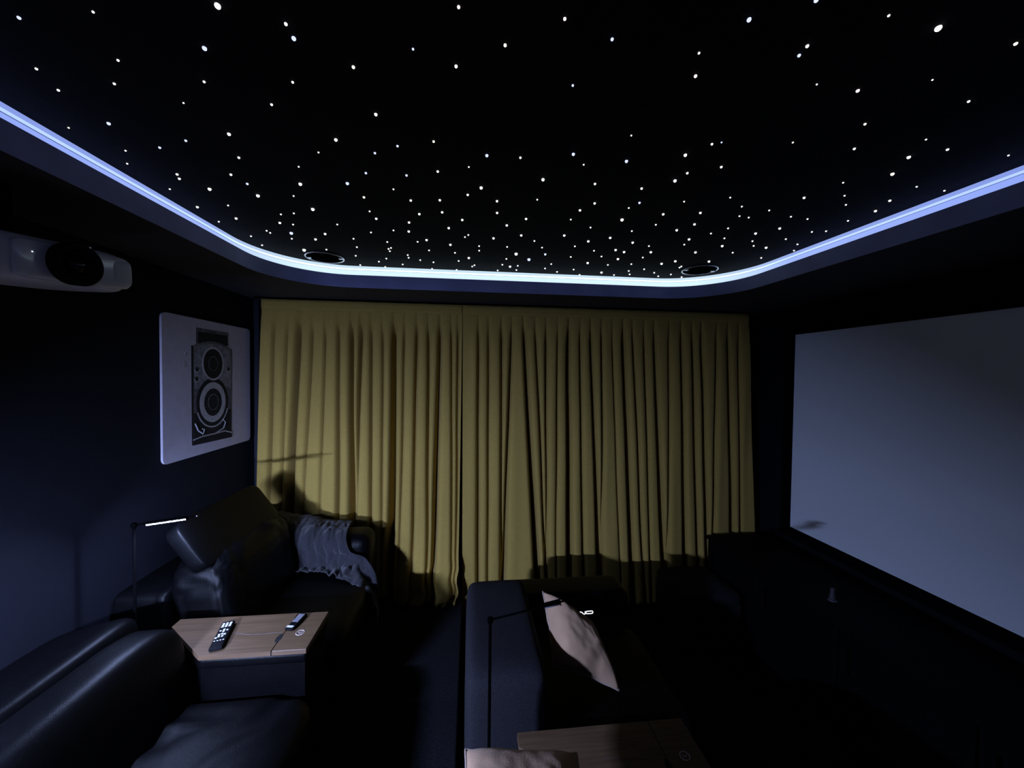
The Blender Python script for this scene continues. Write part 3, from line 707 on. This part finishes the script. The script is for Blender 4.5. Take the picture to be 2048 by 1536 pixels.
cushion('tan suede cushion at the bottom edge beside the front console', (.150, .925, .806), (.165, -.010, -.012), (.010, .165, -.020), (.07, .12, 1), .055)

# ------------------------------------------------------------ remotes on the rear console
def on_top(x, y, rz): return T(x, y, .7825) @ Matrix.Rotation(rz, 4, 'Z')
t = thing('remote_control', 'black remote control with white buttons lying on the rear wooden console', 'remote', (-1.028, 1.698, .7825), rz=radians(16))
obj('body', bx(-.024, .024, -.089, .089, 0, .018, bev=.007, seg=4), blackplas, t, 40)
def key(x, y, wx, wy): obj('button', bx(x-wx, x+wx, y-wy, y+wy, .0172, .0196, bev=.0008, seg=1), key_m, t)
for ry in (.070, .059, .048):
    for rx in (-.013, 0, .013): key(rx, ry, .0045, .0036)
key(0, .020, .0040, .010); key(-.012, .020, .0035, .0035); key(.012, .020, .0035, .0035)
for (x, y) in ((-.010, -.006), (0, -.003), (.010, -.008), (-.008, -.019), (.004, -.019), (-.016, -.026)): key(x, y, .0040, .0042)
for rx in (-.015, -.005, .005, .015): key(rx, -.046, .0030, .0018)
t = thing('remote_control', 'slim grey and black remote lying along the console lid', 'remote', (-.762, 1.765, .7838), rz=radians(-10))
obj('body', bx(-.018, .018, -.055, .055, 0, .012, bev=.005, seg=3), blackplas, t, 40)
obj('touch_pad', bx(-.015, .012, -.010, .046, .0112, .0130, bev=.0008, seg=1), grey_m, t)
obj('button', lathe([(.008, .0112), (.008, .0135), (0, .0138)], 16, T(-.003, -.022, 0)), blackgloss, t)
obj('end_band', bx(-.0165, .014, -.047, -.035, .0112, .0130, bev=.0008, seg=1), key_m, t)

# ------------------------------------------------------------ low furniture by the screen wall
t = thing('media_cabinet', 'long low black cabinet along the wall below the screen', 'cabinet', (2.2, 1.5, 0))
part('body', bx(1.945, 2.495, .10, 2.86, .03, .595, bev=.004), blackgloss, t)
part('top', bx(1.915, 2.497, .08, 2.875, .595, .62, bev=.004), blackgloss, t)
part('plinth', bx(1.98, 2.48, .12, 2.84, .001, .03), blackplas, t)
for i in range(5):
    y0 = .11+i*.55
    d = part('door', bx(1.925, 1.945, y0+.004, y0+.544, .045, .588, bev=.003), blackgloss, t)
    sub('handle', bx(1.915, 1.925, y0+.48, y0+.492, .40, .54, bev=.002), blackmetal, d)
t = thing('ottoman', 'black soft-topped ottoman in front of the curtain beside the low cabinet', 'ottoman', (1.68, 2.62, 0))
part('body', bx(1.462, 1.895, 2.40, 2.83, .025, .345, bev=.035, seg=4), fabric_blk, t, 40)
part('top_cushion', puff(1.458, 1.897, 2.396, 2.834, .29, .415, .55, .25, 48, 24, wr=.005, wf=8), fabric_blk, t, True)
for (x, y) in ((1.50, 2.44), (1.855, 2.44), (1.50, 2.79), (1.855, 2.79)):
    part('foot', lathe([(0, .001), (.018, .001), (.022, .03), (0, .03)], 16, T(x, y, 0)), blackplas, t)
t = thing('ornament', 'small pale upright ornament on the black cabinet below the screen', 'ornament', (2.09, 1.95, .6205))
obj('body', lathe([(0, 0), (.014, .001), (.017, .010), (.015, .030), (.010, .050), (.012, .062), (.011, .070), (0, .073)], 20), pale_m, t, True)
obj('base', lathe([(0, -.0), (.02, 0), (.02, .003), (0, .0032)], 20), grey_m, t)
